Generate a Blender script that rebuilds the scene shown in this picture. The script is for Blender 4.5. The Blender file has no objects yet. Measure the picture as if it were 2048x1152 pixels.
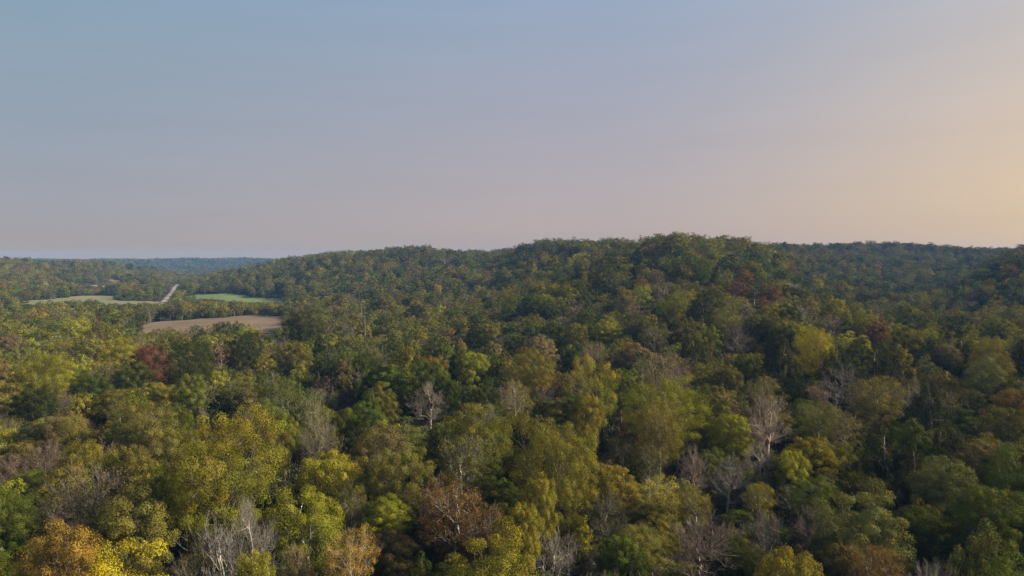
import bpy, math, random
import numpy as np
from mathutils import Vector

R_ = math.radians
rng = np.random.default_rng(7)
random.seed(7)
scene = bpy.context.scene
COL = scene.collection

# ------------------------------------------------------------------ camera
CZ = 47.0                       # drone height over the valley floor
F_PX = 1384.0                   # focal length in photo pixels (2048 wide)
PITCH = math.atan((576 - 512) / F_PX)
cam_data = bpy.data.cameras.new("camera")
cam_data.sensor_width = 36.0
cam_data.lens = 36.0 * F_PX / 2048.0
cam_data.clip_start = 0.5
cam_data.clip_end = 20000
cam = bpy.data.objects.new("camera", cam_data)
cam.location = (0, 0, CZ)
cam.rotation_euler = (math.pi / 2 - PITCH, 0, 0)
COL.objects.link(cam)
scene.camera = cam

# ------------------------------------------------------------------ sky, sun, exposure
SUN_AZ, SUN_EL = 80.0, 28.0
GLOW_AZ = 64.0                  # the veil is brightest a little ahead of the sun, low over the hills      # degrees clockwise from the view axis, above the horizon
world = bpy.data.worlds.new("World")
scene.world = world
world.use_nodes = True
nt = world.node_tree
nt.nodes.clear()
def lin(c): return tuple(((k / 255 + .055) / 1.055) ** 2.4 if k > 10 else k / 255 / 12.92 for k in c)
WN, WL = nt.nodes, nt.links
w_out = WN.new("ShaderNodeOutputWorld")
w_sky = WN.new("ShaderNodeTexSky")
w_sky.sky_type = 'NISHITA'
w_sky.sun_disc = False
w_sky.sun_elevation = R_(SUN_EL)
w_sky.sun_rotation = R_(SUN_AZ)
w_sky.air_density = 1.0
w_sky.dust_density = 2.0
w_sky.ozone_density = 2.0
w_bg = WN.new("ShaderNodeBackground"); w_bg.inputs['Strength'].default_value = 0.05
WL.new(w_sky.outputs[0], w_bg.inputs[0])
# the evening veil of thin high haze over the clear sky: by height above the horizon and angle from the sun
w_tc = WN.new("ShaderNodeTexCoord"); w_sep = WN.new("ShaderNodeSeparateXYZ"); WL.new(w_tc.outputs['Generated'], w_sep.inputs[0])
def wmath(op, a, b=0.0, clamp=False, c=None):
    n = WN.new('ShaderNodeMath'); n.operation = op; n.use_clamp = clamp
    for k, s in ((0, a), (1, b), (2, c)):
        if s is None: continue
        if isinstance(s, (int, float)): n.inputs[k].default_value = s
        else: WL.new(s, n.inputs[k])
    return n.outputs[0]
w_el = wmath('MULTIPLY', wmath('ARCSINE', w_sep.outputs[2]), 2 / math.pi, True)      # 0 horizon .. 1 zenith
w_h = wmath('SQRT', w_el)
def wramp(stops):
    n = WN.new('ShaderNodeValToRGB'); r = n.color_ramp; r.interpolation = 'LINEAR'
    for i, (deg, c) in enumerate(stops):
        e = r.elements[i] if i < 2 else r.elements.new(0.5)
        e.position = math.sqrt(deg / 90); e.color = (*lin(c), 1)
    WL.new(w_h, n.inputs[0]); return n.outputs[0]
SKY_FAR = [(0, (172, 149, 110)), (90, (86, 110, 150)), (0.45, (168, 150, 125)), (1.0, (161, 152, 147)), (3, (154, 152, 159)), (5.5, (149, 152, 162)), (9, (143, 153, 166)), (14, (137, 155, 170)), (20, (127, 156, 177)), (45, (104, 130, 166))]
SKY_MID = [(0, (174, 154, 132)), (1.0, (173, 158, 152)), (90, (86, 110, 150)), (2.5, (174, 160, 159)), (5, (171, 160, 163)), (9, (165, 160, 169)), (14, (156, 160, 175)), (20, (147, 162, 184)), (45, (112, 134, 166))]
SKY_NEAR = [(0, (202, 176, 147)), (90, (86, 110, 150)), (2.5, (206, 180, 149)), (5, (210, 184, 152)), (9, (206, 184, 160)), (14, (198, 184, 170)), (20, (188, 183, 182)), (45, (135, 146, 168))]
SKY_SUN = [(0, (215, 180, 135)), (90, (86, 110, 150)), (2.5, (235, 198, 145)), (5, (255, 220, 165)), (9, (255, 230, 188)), (14, (245, 225, 200)), (20, (230, 220, 208)), (45, (145, 152, 168))]
w_cos = WN.new('ShaderNodeVectorMath'); w_cos.operation = 'DOT_PRODUCT'
WL.new(w_tc.outputs['Generated'], w_cos.inputs[0]); w_cos.inputs[1].default_value = (math.sin(R_(GLOW_AZ)), math.cos(R_(GLOW_AZ)), 0)
w_c = w_cos.outputs['Value']
def wrange(lo, hi, pw=1.0):
    t = wmath('DIVIDE', wmath('SUBTRACT', w_c, lo), hi - lo, True)
    return wmath('POWER', t, pw)
def wmix(a, b, f):
    n = WN.new('ShaderNodeMix'); n.data_type = 'RGBA'; WL.new(f, n.inputs[0]); WL.new(a, n.inputs[6]); WL.new(b, n.inputs[7]); return n.outputs[2]
w_col = wmix(wramp(SKY_FAR), wramp(SKY_MID), wrange(-.14, .47))
w_col = wmix(w_col, wramp(SKY_NEAR), wrange(.47, .90, 2.3))
w_col = wmix(w_col, wramp(SKY_SUN), wrange(.88, 1.0))
# very faint level streaks of high cloud
w_map = WN.new('ShaderNodeMapping'); w_map.inputs['Scale'].default_value = (1.0, 1.0, 16.0); w_map.inputs['Rotation'].default_value = (0.03, 0.05, 0)
WL.new(w_tc.outputs['Generated'], w_map.inputs[0])
w_nz = WN.new('ShaderNodeTexNoise'); w_nz.inputs['Scale'].default_value = 2.2; w_nz.inputs['Detail'].default_value = 4; WL.new(w_map.outputs[0], w_nz.inputs['Vector'])
w_st = WN.new('ShaderNodeVectorMath'); w_st.operation = 'SCALE'
WL.new(w_col, w_st.inputs[0]); WL.new(wmath('MULTIPLY_ADD', w_nz.outputs['Fac'], 0.09, c=0.955), w_st.inputs['Scale'])
w_col = w_st.outputs[0]
w_veil = WN.new("ShaderNodeBackground"); w_veil.inputs['Strength'].default_value = 0.325
WL.new(w_col, w_veil.inputs[0])
w_mix = WN.new("ShaderNodeMixShader"); w_mix.inputs[0].default_value = 0.93
WL.new(w_bg.outputs[0], w_mix.inputs[1]); WL.new(w_veil.outputs[0], w_mix.inputs[2])
WL.new(w_mix.outputs[0], w_out.inputs[0])

sun_d = bpy.data.lights.new("sun", 'SUN')
sun_d.energy = 5.0
sun_d.angle = R_(4.0)
sun_d.color = (1.0, 0.81, 0.54)
sun = bpy.data.objects.new("sun", sun_d)
sd = Vector((math.sin(R_(SUN_AZ)) * math.cos(R_(SUN_EL)), math.cos(R_(SUN_AZ)) * math.cos(R_(SUN_EL)), math.sin(R_(SUN_EL))))
sun.rotation_euler = sd.to_track_quat('Z', 'Y').to_euler()
sun.location = (300, 100, 200)
COL.objects.link(sun)

scene.render.engine = 'CYCLES'
scene.view_settings.view_transform = 'Standard'
scene.view_settings.look = 'None'
scene.view_settings.exposure = 1.75
scene.view_settings.gamma = 1.0
scene.view_settings.use_curve_mapping = False
scene.cycles.max_bounces = 5
scene.cycles.diffuse_bounces = 2
scene.cycles.glossy_bounces = 1
scene.cycles.transmission_bounces = 3
scene.cycles.volume_bounces = 0
scene.cycles.transparent_max_bounces = 4
scene.cycles.use_denoising = True
scene.cycles.denoising_prefilter = 'NONE'

# ------------------------------------------------------------------ pixel <-> world helpers
cp, sp_ = math.cos(PITCH), math.sin(PITCH)
def pix_dir(u, v):
    """photo pixel -> (azimuth, slope dz per horizontal metre)"""
    x = (np.asarray(u, float) - 1024) / F_PX
    y = (576 - np.asarray(v, float)) / F_PX
    fy = cp + y * sp_
    fz = -sp_ + y * cp
    return np.arctan2(x, fy), fz / np.sqrt(x * x + fy * fy)
def project(x, y, z):
    z = z - CZ
    d = y * cp - z * sp_
    up = y * sp_ + z * cp
    d = np.where(d < 1, 1, d)
    return 1024 + F_PX * x / d, 576 - F_PX * up / d, d

# ------------------------------------------------------------------ terrain: canopy heights read along columns of the photo
BASE = [(20, 25), (45, 25.2), (65, 26), (95, 26.5), (135, 27), (190, 28), (260, 29.5), (350, 31.5), (470, 33.5), (620, 35), (1200, 35.5), (6000, 36)]
def base_v(r):
    h = np.interp(r, [b[0] for b in BASE], [b[1] for b in BASE])
    return 512 + F_PX * h / r
COLS = [  # (u, [(R, v of canopy)]) nearer than the first entry the base profile holds
    (-900, [(1000, 558), (1500, 512), (2200, 512), (4150, 514)]),
    (-100, [(1000, 556), (1500, 515), (2200, 520), (4150, 517)]),
    (0,    [(1050, 556), (1500, 516), (2200, 524), (3600, 518), (4150, 518)]),
    (120,  [(1080, 557), (1520, 517), (2200, 524), (3600, 518), (4150, 518)]),
    (220,  [(1100, 557), (1300, 545), (1560, 519), (2200, 530), (3500, 517), (4150, 518)]),
    (300,  [(1150, 556), (1400, 545), (1600, 533), (2200, 540), (3500, 516), (4150, 518)]),
    (360,  [(1150, 555), (1500, 549), (1900, 546), (2600, 541), (3500, 515.5), (4150, 518)]),
    (400,  [(1000, 560), (1300, 556), (2000, 546), (2600, 540), (3500, 514.5), (4150, 518)]),
    (450,  [(830, 573), (1000, 549), (1200, 541), (1600, 545), (2600, 535), (3500, 514), (4150, 518)]),
    (510,  [(830, 575), (950, 553), (1150, 528), (1500, 530), (2600, 530), (3500, 515), (4150, 518)]),
    (570,  [(760, 581), (900, 553), (1080, 512), (1400, 520), (3500, 517), (4150, 519)]),
    (640,  [(640, 588), (760, 566), (1030, 501), (1400, 510), (3500, 520), (4150, 520)]),
    (740,  [(540, 596), (700, 566), (1000, 497), (1400, 508), (4150, 520)]),
    (830,  [(470, 601), (620, 572), (800, 530), (970, 491), (1400, 505), (4150, 520)]),
    (900,  [(420, 612), (600, 565), (800, 525), (980, 499), (1400, 507), (4150, 520)]),
    (1000, [(350, 626), (470, 588), (620, 548), (800, 516), (1000, 496), (1400, 505), (4150, 520)]),
    (1060, [(300, 640), (400, 596), (520, 548), (660, 506), (760, 486), (1000, 490), (4150, 520)]),
    (1110, [(260, 658), (350, 607), (470, 552), (600, 506), (700, 476), (900, 486), (4150, 520)]),
    (1180, [(230, 676), (320, 614), (440, 550), (560, 502), (650, 473), (850, 486), (4150, 520)]),
    (1260, [(200, 700), (290, 626), (400, 556), (500, 506), (600, 472), (800, 488), (4150, 520)]),
    (1340, [(190, 705), (270, 633), (360, 570), (450, 507), (550, 459), (750, 482), (4150, 520)]),
    (1430, [(190, 705), (270, 626), (360, 563), (450, 511), (560, 476), (760, 486), (4150, 520)]),
    (1500, [(200, 697), (270, 622), (350, 562), (450, 512), (560, 483), (760, 488), (4150, 520)]),
    (1560, [(210, 690), (280, 620), (370, 564), (470, 532), (600, 508), (850, 487), (1100, 484), (4150, 520)]),
    (1630, [(220, 682), (290, 623), (370, 580), (470, 570), (600, 554), (800, 520), (1100, 487), (1300, 492), (4150, 520)]),
    (1720, [(230, 678), (300, 627), (370, 594), (480, 586), (620, 562), (850, 526), (1150, 487), (1350, 492), (4150, 520)]),
    (1800, [(240, 674), (310, 631), (380, 606), (500, 594), (650, 568), (880, 525), (1150, 483), (1400, 490), (4150, 520)]),
    (1880, [(250, 672), (330, 632), (400, 612), (500, 598), (640, 572), (900, 528), (1200, 484), (1400, 490), (4150, 520)]),
    (1950, [(260, 668), (340, 634), (420, 612), (500, 592), (580, 555), (700, 533), (900, 526), (1200, 487), (4150, 520)]),
    (2010, [(260, 668), (340, 636), (420, 612), (500, 576), (580, 524), (680, 502), (900, 512), (1200, 489), (4150, 520)]),
    (2060, [(260, 668), (340, 636), (420, 606), (500, 556), (580, 498), (680, 474), (900, 488), (4150, 520)]),
    (2300, [(260, 664), (340, 620), (500, 535), (680, 468), (900, 482), (4150, 520)]),
    (3000, [(260, 664), (340, 622), (500, 540), (680, 490), (900, 490), (4150, 520)]),
]
RG = np.geomspace(12, 4200, 260)
def col_profile(u, pts):
    r0 = pts[0][0]
    rs = [b[0] for b in BASE if b[0] < r0 * 0.93]
    hs = [CZ - b[1] for b in BASE if b[0] < r0 * 0.93]
    for (r, v) in pts:
        rs.append(r); hs.append(CZ + float(pix_dir(u, v)[1]) * r)
    rs.append(4600); hs.append(hs[-1])
    return np.interp(RG, rs, hs)
AZC = np.array([float(pix_dir(c[0], 560)[0]) for c in COLS])
PROF = np.array([col_profile(*c) for c in COLS])
AZG = np.linspace(-math.pi, math.pi, 1441)
Z = np.empty((len(AZG), len(RG)))
for j in range(len(RG)):
    Z[:, j] = np.interp(AZG, AZC, PROF[:, j])
out = np.clip((np.abs(AZG) - R_(62)) / R_(40), 0, 1)[:, None]         # beyond the picture: level woodland
flat = (CZ - np.interp(RG, [b[0] for b in BASE], [b[1] for b in BASE]))[None, :]
Z = Z * (1 - out) + flat * out
def blur(a, ax, n, k):
    ker = np.ones(k) / k
    for _ in range(n):
        p = np.pad(a, [(k // 2, k // 2) if i == ax else (0, 0) for i in range(2)], mode='edge')
        a = np.apply_along_axis(lambda m: np.convolve(m, ker, mode='valid'), ax, p)
    return a
Z = blur(blur(Z, 0, 2, 7), 1, 2, 3)
HC = np.interp(RG, [60, 150, 300, 9000], [17.5, 17, 14, 14])            # height of the wood there
Z = Z - HC[None, :]
hill = np.clip(np.abs(Z - (flat - HC[None, :])) / 12, 0, 1)
AA, RR = np.meshgrid(AZG, RG, indexing='ij')
XX, YY = RR * np.sin(AA), RR * np.cos(AA)
Z += hill * (4.0 * np.sin(XX / 52 + 1.1) * np.cos(YY / 66) + 1.3 * np.sin(XX / 23 + YY / 31))
LRG = np.log(RG)
def ground(x, y):
    x = np.asarray(x, float); y = np.asarray(y, float)
    a = (np.arctan2(x, y) + math.pi) / (2 * math.pi) * (len(AZG) - 1)
    r = (np.log(np.clip(np.hypot(x, y), 12.01, 4190)) - LRG[0]) / (LRG[1] - LRG[0])
    i = np.clip(a.astype(int), 0, len(AZG) - 2); j = np.clip(r.astype(int), 0, len(RG) - 2)
    fa, fr = a - i, r - j
    return (Z[i, j] * (1 - fa) * (1 - fr) + Z[i + 1, j] * fa * (1 - fr) + Z[i, j + 1] * (1 - fa) * fr + Z[i + 1, j + 1] * fa * fr)
def ray_ground(u, v, r0=100, r1=5000):
    az, s = pix_dir(u, v)
    rs = np.geomspace(r0, r1, 3000)
    d = CZ + s * rs - ground(rs * math.sin(az), rs * math.cos(az))
    k = np.argmax(d < 0) if (d < 0).any() else len(rs) - 1
    return rs[k] * math.sin(az), rs[k] * math.cos(az)

# ------------------------------------------------------------------ materials
def new_mat(name):
    m = bpy.data.materials.new(name); m.use_nodes = True
    m.node_tree.nodes.clear()
    return m, m.node_tree.nodes, m.node_tree.links
def mixrgb(N, L, a, b, f, mode='MIX'):
    n = N.new('ShaderNodeMix'); n.data_type = 'RGBA'; n.blend_type = mode
    for k, s in ((0, f), (6, a), (7, b)):
        if isinstance(s, (int, float)): n.inputs[k].default_value = s
        elif isinstance(s, tuple): n.inputs[k].default_value = (*s, 1) if len(s) == 3 else s
        else: L.new(s, n.inputs[k])
    return n.outputs[2]
def math_n(N, L, op, a, b=0.0, clamp=False):
    n = N.new('ShaderNodeMath'); n.operation = op; n.use_clamp = clamp
    for k, s in ((0, a), (1, b)):
        if isinstance(s, (int, float)): n.inputs[k].default_value = s
        else: L.new(s, n.inputs[k])
    return n.outputs[0]
def leaf_material(name, instanced):
    m, N, L = new_mat(name)
    out = N.new('ShaderNodeOutputMaterial')
    if instanced:
        at = N.new('ShaderNodeAttribute'); at.attribute_type = 'INSTANCER'; at.attribute_name = 'tint'
        colr, turn = at.outputs['Color'], at.outputs['Alpha']
    else:
        at = N.new('ShaderNodeObjectInfo')
        colr, turn = at.outputs['Color'], at.outputs['Alpha']
    va = N.new('ShaderNodeAttribute'); va.attribute_name = 'vary'    # x: leaf brightness, y: clump hue, z: how far the clump has turned
    sep = N.new('ShaderNodeSeparateXYZ'); L.new(va.outputs['Vector'], sep.inputs[0])
    t = math_n(N, L, 'MULTIPLY', sep.outputs[2], turn, True)
    c1 = mixrgb(N, L, colr, (0.22, 0.195, 0.025), t)
    warm = mixrgb(N, L, c1, (1.18, 1.02, 0.80), sep.outputs[1], 'MULTIPLY')
    br = math_n(N, L, 'MULTIPLY_ADD', sep.outputs[0], 0.64); 
    br.node.inputs[2].default_value = 0.34
    vm = N.new('ShaderNodeVectorMath'); vm.operation = 'SCALE'
    L.new(warm, vm.inputs[0]); L.new(br, vm.inputs['Scale'])
    df = N.new('ShaderNodeBsdfDiffuse'); L.new(vm.outputs[0], df.inputs['Color'])
    tr = N.new('ShaderNodeBsdfTranslucent'); L.new(vm.outputs[0], tr.inputs['Color'])
    mx = N.new('ShaderNodeMixShader'); mx.inputs[0].default_value = 0.16
    L.new(df.outputs[0], mx.inputs[1]); L.new(tr.outputs[0], mx.inputs[2])
    L.new(mx.outputs[0], out.inputs['Surface'])
    return m
def bark_material(name, col, spread=0.35):
    m, N, L = new_mat(name)
    out = N.new('ShaderNodeOutputMaterial')
    b = N.new('ShaderNodeBsdfPrincipled'); b.inputs['Roughness'].default_value = 0.9
    tc = N.new('ShaderNodeTexCoord'); nz = N.new('ShaderNodeTexNoise'); nz.inputs['Scale'].default_value = 1.3
    nz.inputs['Detail'].default_value = 5
    L.new(tc.outputs['Object'], nz.inputs['Vector'])
    c = mixrgb(N, L, tuple(k * (1 - spread) for k in col), tuple(min(1, k * (1 + spread)) for k in col), nz.outputs['Fac'])
    L.new(c, b.inputs['Base Color']); L.new(b.outputs[0], out.inputs['Surface'])
    return m
M_LEAF = leaf_material('leaves', False)
M_LEAF_I = leaf_material('leaves_far', True)
M_BARK = bark_material('bark', (0.11, 0.09, 0.07))
M_PALE = bark_material('pale_bark', (0.24, 0.23, 0.21))
M_GREYB = bark_material('grey_bark', (0.125, 0.112, 0.105))
M_BROWNB = bark_material('brown_bark', (0.15, 0.115, 0.098))
BARKS = {'dark': M_BARK, 'pale': M_PALE, 'grey': M_GREYB, 'brown': M_BROWNB}
TWIGS = {'dark': bark_material('dark_twigs', (0.09, 0.075, 0.055)), 'pale': bark_material('pale_twigs', (0.115, 0.108, 0.104)), 'grey': bark_material('grey_twigs', (0.095, 0.082, 0.077)), 'brown': bark_material('brown_twigs', (0.11, 0.085, 0.075))}
def soil_material(name, c1, c2, scale, stripes=None):
    m, N, L = new_mat(name)
    out = N.new('ShaderNodeOutputMaterial')
    b = N.new('ShaderNodeBsdfPrincipled'); b.inputs['Roughness'].default_value = 1.0
    b.inputs['Specular IOR Level'].default_value = 0.1
    tc = N.new('ShaderNodeTexCoord'); nz = N.new('ShaderNodeTexNoise')
    nz.inputs['Scale'].default_value = scale; nz.inputs['Detail'].default_value = 8; nz.inputs['Roughness'].default_value = 0.65
    L.new(tc.outputs['Object'], nz.inputs['Vector'])
    rp = N.new('ShaderNodeValToRGB'); rp.color_ramp.elements[0].position = 0.35; rp.color_ramp.elements[1].position = 0.65
    rp.color_ramp.elements[0].color = (*c1, 1); rp.color_ramp.elements[1].color = (*c2, 1)
    L.new(nz.outputs['Fac'], rp.inputs[0]); c = rp.outputs[0]
    if stripes:
        wv = N.new('ShaderNodeTexWave'); wv.inputs['Scale'].default_value = stripes; wv.inputs['Distortion'].default_value = 1.2
        wv.bands_direction = 'DIAGONAL'
        L.new(tc.outputs['Object'], wv.inputs['Vector'])
        c = mixrgb(N, L, c, (0.72, 0.72, 0.70), math_n(N, L, 'MULTIPLY', wv.outputs['Fac'], 0.85), 'MULTIPLY')
    L.new(c, b.inputs['Base Color']); L.new(b.outputs[0], out.inputs['Surface'])
    return m
M_FLOOR = soil_material('forest_floor', (0.018, 0.017, 0.009), (0.04, 0.034, 0.02), 0.09)
M_GREEN = soil_material('pasture', (0.072, 0.115, 0.040), (0.105, 0.145, 0.055), 0.02, 0.06)
M_HAY = soil_material('hay_meadow', (0.10, 0.12, 0.06), (0.155, 0.14, 0.08), 0.012, 0.05)
M_BROWN = soil_material('ploughed_soil', (0.092, 0.074, 0.054), (0.142, 0.112, 0.082), 0.02, 0.12)
M_CLAY = soil_material('red_clay', (0.09, 0.066, 0.046), (0.14, 0.094, 0.066), 0.03)
M_STRAW = soil_material('dry_grass', (0.12, 0.10, 0.066), (0.19, 0.15, 0.10), 0.02)
M_ROAD = soil_material('worn_asphalt', (0.17, 0.15, 0.15), (0.25, 0.22, 0.21), 0.2)
M_VERGE = soil_material('gravel_verge', (0.10, 0.09, 0.083), (0.15, 0.135, 0.122), 0.2)

def flat_mat(name, col, rough=0.8):
    m, N, L = new_mat(name)
    out = N.new('ShaderNodeOutputMaterial'); b = N.new('ShaderNodeBsdfPrincipled')
    nz = N.new('ShaderNodeTexNoise'); nz.inputs['Scale'].default_value = 0.8
    tc = N.new('ShaderNodeTexCoord'); L.new(tc.outputs['Object'], nz.inputs['Vector'])
    c = mixrgb(N, L, tuple(k * 0.85 for k in col), tuple(min(1, k * 1.1) for k in col), nz.outputs['Fac'])
    L.new(c, b.inputs['Base Color']); b.inputs['Roughness'].default_value = rough
    L.new(b.outputs[0], out.inputs['Surface'])
    return m

# ------------------------------------------------------------------ mesh helpers
def mesh_np(name, verts, faces, mats, mat_idx=None, vary=None):
    me = bpy.data.meshes.new(name)
    k = faces.shape[1]
    me.vertices.add(len(verts)); me.vertices.foreach_set('co', verts.astype(np.float32).ravel())
    me.loops.add(faces.size); me.loops.foreach_set('vertex_index', faces.astype(np.int32).ravel())
    me.polygons.add(len(faces))
    me.polygons.foreach_set('loop_start', (np.arange(len(faces)) * k).astype(np.int32))
    if mat_idx is not None: me.polygons.foreach_set('material_index', mat_idx.astype(np.int32))
    for m in mats: me.materials.append(m)
    me.update(calc_edges=True)
    if vary is not None:
        at = me.attributes.new('vary', 'FLOAT_VECTOR', 'FACE')
        at.data.foreach_set('vector', vary.astype(np.float32).ravel())
    return me
def link(name, me, parent=None):
    o = bpy.data.objects.new(name, me); COL.objects.link(o)
    if parent is not None: o.parent = parent
    return o
def tag(o, label=None, cat=None, group=None, kind=None):
    if label: o['label'] = label
    if cat: o['category'] = cat
    if group: o['group'] = group
    if kind: o['kind'] = kind
    return o

# ------------------------------------------------------------------ ground, fields, road
sel_a = np.arange(0, 1441, 4)
gv = np.stack([XX[sel_a], YY[sel_a], Z[sel_a]], -1)
na, nr = gv.shape[:2]
ii = np.arange(na - 1)[:, None] * nr + np.arange(nr - 1)[None, :]
gf = np.stack([ii, ii + nr, ii + nr + 1, ii + 1], -1).reshape(-1, 4)
# close the small hole under the camera
cen = np.array([[0, 0, Z[:, 0].mean()]])
gverts = np.concatenate([gv.reshape(-1, 3), cen])
gf = np.concatenate([gf, np.stack([np.arange(na - 1) * nr, np.full(na - 1, na * nr), np.full(na - 1, na * nr), (np.arange(na - 1) + 1) * nr], -1)[:, [0, 3, 2, 2]]])
quad, tri = gf[:-(na - 1)], gf[-(na - 1):, :3]
me = bpy.data.meshes.new('ground')
me.from_pydata(gverts.tolist(), [], quad[:, ::-1].tolist() + tri.tolist())
me.materials.append(M_FLOOR); me.polygons.foreach_set('use_smooth', [True] * len(me.polygons)); me.update()
tag(link('ground', me), kind='structure')

def inside(poly, x, y):
    x = np.asarray(x); y = np.asarray(y); r = np.zeros(x.shape, bool); n = len(poly)
    for i in range(n):
        (x1, y1), (x2, y2) = poly[i], poly[(i + 1) % n]
        c = ((y1 > y) != (y2 > y)) & (x < (x2 - x1) * (y - y1) / (y2 - y1 + 1e-12) + x1)
        r ^= c
    return r
CLEAR = []
def drape(name, uv, m, off=0.45, step=12.0, smooth=3):
    poly = [ray_ground(u, v) for (u, v) in uv]
    for _ in range(smooth):                                     # round the corners
        q = []
        for i in range(len(poly)):
            a, b = poly[i], poly[(i + 1) % len(poly)]
            q += [(a[0] * .75 + b[0] * .25, a[1] * .75 + b[1] * .25), (a[0] * .25 + b[0] * .75, a[1] * .25 + b[1] * .75)]
        poly = q
    er = np.random.default_rng(len(uv)); k1, k2, k3 = er.uniform(0, 6, 3)
    poly = [(x + 3.0 * math.sin(i * .9 + k1) + 2.5 * math.sin(i * .37 + k3), y + 6.0 * math.sin(i * .53 + k2) + 3.5 * math.sin(i * 1.31 + k1)) for i, (x, y) in enumerate(poly)]
    CLEAR.append(poly)
    import bmesh
    bm = bmesh.new()
    f = bm.faces.new([bm.verts.new((x, y, 0)) for x, y in poly])
    xs = [p[0] for p in poly]; ys = [p[1] for p in poly]
    for (lo, hi, nrm) in ((min(xs), max(xs), (1, 0, 0)), (min(ys), max(ys), (0, 1, 0))):
        t = lo + step
        while t < hi:
            bmesh.ops.bisect_plane(bm, geom=bm.verts[:] + bm.edges[:] + bm.faces[:], plane_co=(t * nrm[0], t * nrm[1], 0), plane_no=nrm)
            t += step
    for v_ in bm.verts: v_.co.z = float(ground(v_.co.x, v_.co.y)) + off
    bm.normal_update()
    for fc in bm.faces:
        if fc.normal.z < 0: fc.normal_flip()
    me = bpy.data.meshes.new(name); bm.to_mesh(me); bm.free(); me.materials.append(m)
    return tag(link(name, me), kind='structure')
drape('meadow', [(34, 612), (70, 602), (110, 597), (175, 592), (244, 591), (234, 600), (262, 604), (330, 602), (322, 616), (200, 620), (60, 620)], M_HAY)
drape('pasture', [(372, 594), (392, 588), (440, 588.5), (500, 592), (580, 598), (600, 612), (480, 612), (372, 602)], M_GREEN)
drape('ploughed_field', [(262, 662), (300, 646), (400, 638.5), (480, 634), (560, 630), (590, 640), (580, 682), (420, 694), (280, 700)], M_BROWN)
drape('dry_clearing', [(156, 573), (170, 570.5), (220, 573), (218, 578), (180, 577)], M_STRAW, 1.0)
drape('clay_slope', [(196, 553), (214, 557), (240, 563), (252, 567), (232, 568), (205, 562)], M_CLAY, 1.0)
drape('red_clearing', [(232, 541), (246, 538), (262, 543), (256, 551), (238, 550)], M_CLAY, 1.0)
drape('far_clearing', [(388, 533), (404, 532), (405, 535), (390, 536)], M_STRAW, 1.5, 40)
# the road
RP = [ray_ground(u, v) for (u, v) in ((318, 618), (330, 605), (341, 592), (349, 581), (354, 573), (357, 569))]
def ribbon(name, pts, offs, m, lift):
    V, Fc = [], []
    P = []
    for i in range(len(pts) - 1):
        n = max(2, int(math.dist(pts[i], pts[i + 1]) / 12))
        P += [(pts[i][0] + (pts[i + 1][0] - pts[i][0]) * k / n, pts[i][1] + (pts[i + 1][1] - pts[i][1]) * k / n) for k in range(n)]
    P.append(pts[-1])
    for i, p in enumerate(P):
        a, b = P[max(0, i - 1)], P[min(len(P) - 1, i + 1)]
        L_ = math.dist(a, b); nx, ny = (b[1] - a[1]) / L_, -(b[0] - a[0]) / L_
        for o in offs:
            x, y = p[0] + nx * o, p[1] + ny * o
            V.append((x, y, float(ground(p[0], p[1])) + lift))
    for i in range(len(P) - 1): Fc.append((2 * i, 2 * i + 1, 2 * i + 3, 2 * i + 2))
    me = bpy.data.meshes.new(name); me.from_pydata(V, [], Fc); me.materials.append(m)
    return tag(link(name, me), kind='structure'), P
_, RPTS = ribbon('road_verge', RP, (-4.6, 5.6), M_VERGE, 0.5)
ribbon('road', RP, (-3.0, 1.0), M_ROAD, 0.62)
ribbon('side_track', RP, (2.3, 4.6), M_ROAD, 0.62)
RPTS = np.array(RPTS)

# ------------------------------------------------------------------ tree generator (numpy)
def unit(a): return a / (np.linalg.norm(a, axis=-1, keepdims=True) + 1e-9)
class Wood:
    def __init__(s): s.a, s.b, s.ra, s.rb, s.n_main = [], [], [], [], 0
    def poly(s, pts, r0, r1):
        n = len(pts) - 1
        for i in range(n):
            s.a.append(pts[i]); s.b.append(pts[i + 1])
            s.ra.append(r0 + (r1 - r0) * i / n); s.rb.append(r0 + (r1 - r0) * (i + 1) / n)
    def arrays(s, sides=3, off=0):
        a, b = np.array(s.a), np.array(s.b); ra, rb = np.array(s.ra), np.array(s.rb)
        d = unit(b - a); ref = np.where(np.abs(d[:, 2:3]) > .9, [[1., 0, 0]], [[0, 0, 1.]])
        e1 = unit(np.cross(d, ref)); e2 = np.cross(d, e1); n = len(a); V = np.empty((n, 2, sides, 3))
        for k in range(sides):
            t = 2 * math.pi * k / sides; o = math.cos(t) * e1 + math.sin(t) * e2
            V[:, 0, k] = a + o * ra[:, None]; V[:, 1, k] = b + o * rb[:, None]
        base = (np.arange(n) * 2 * sides)[:, None]
        Fs = []
        for k in range(sides):
            k2 = (k + 1) % sides
            Fs.append(np.concatenate([base + k, base + k2, base + sides + k2, base + sides + k], 1))
        return V.reshape(-1, 3), np.concatenate(Fs) + off

def curve(p, q, r, n=3, bend=0.12, up=0.0):
    p = np.asarray(p, float); q = np.asarray(q, float); L_ = np.linalg.norm(q - p)
    pts = [p]
    off = r.normal(0, bend * L_, 3); off[2] += up * L_
    for i in range(1, n):
        t = i / n
        pts.append(p + (q - p) * t + off * 4 * t * (1 - t) * 0.5 + r.normal(0, .03 * L_, 3))
    pts.append(q)
    return pts

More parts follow.
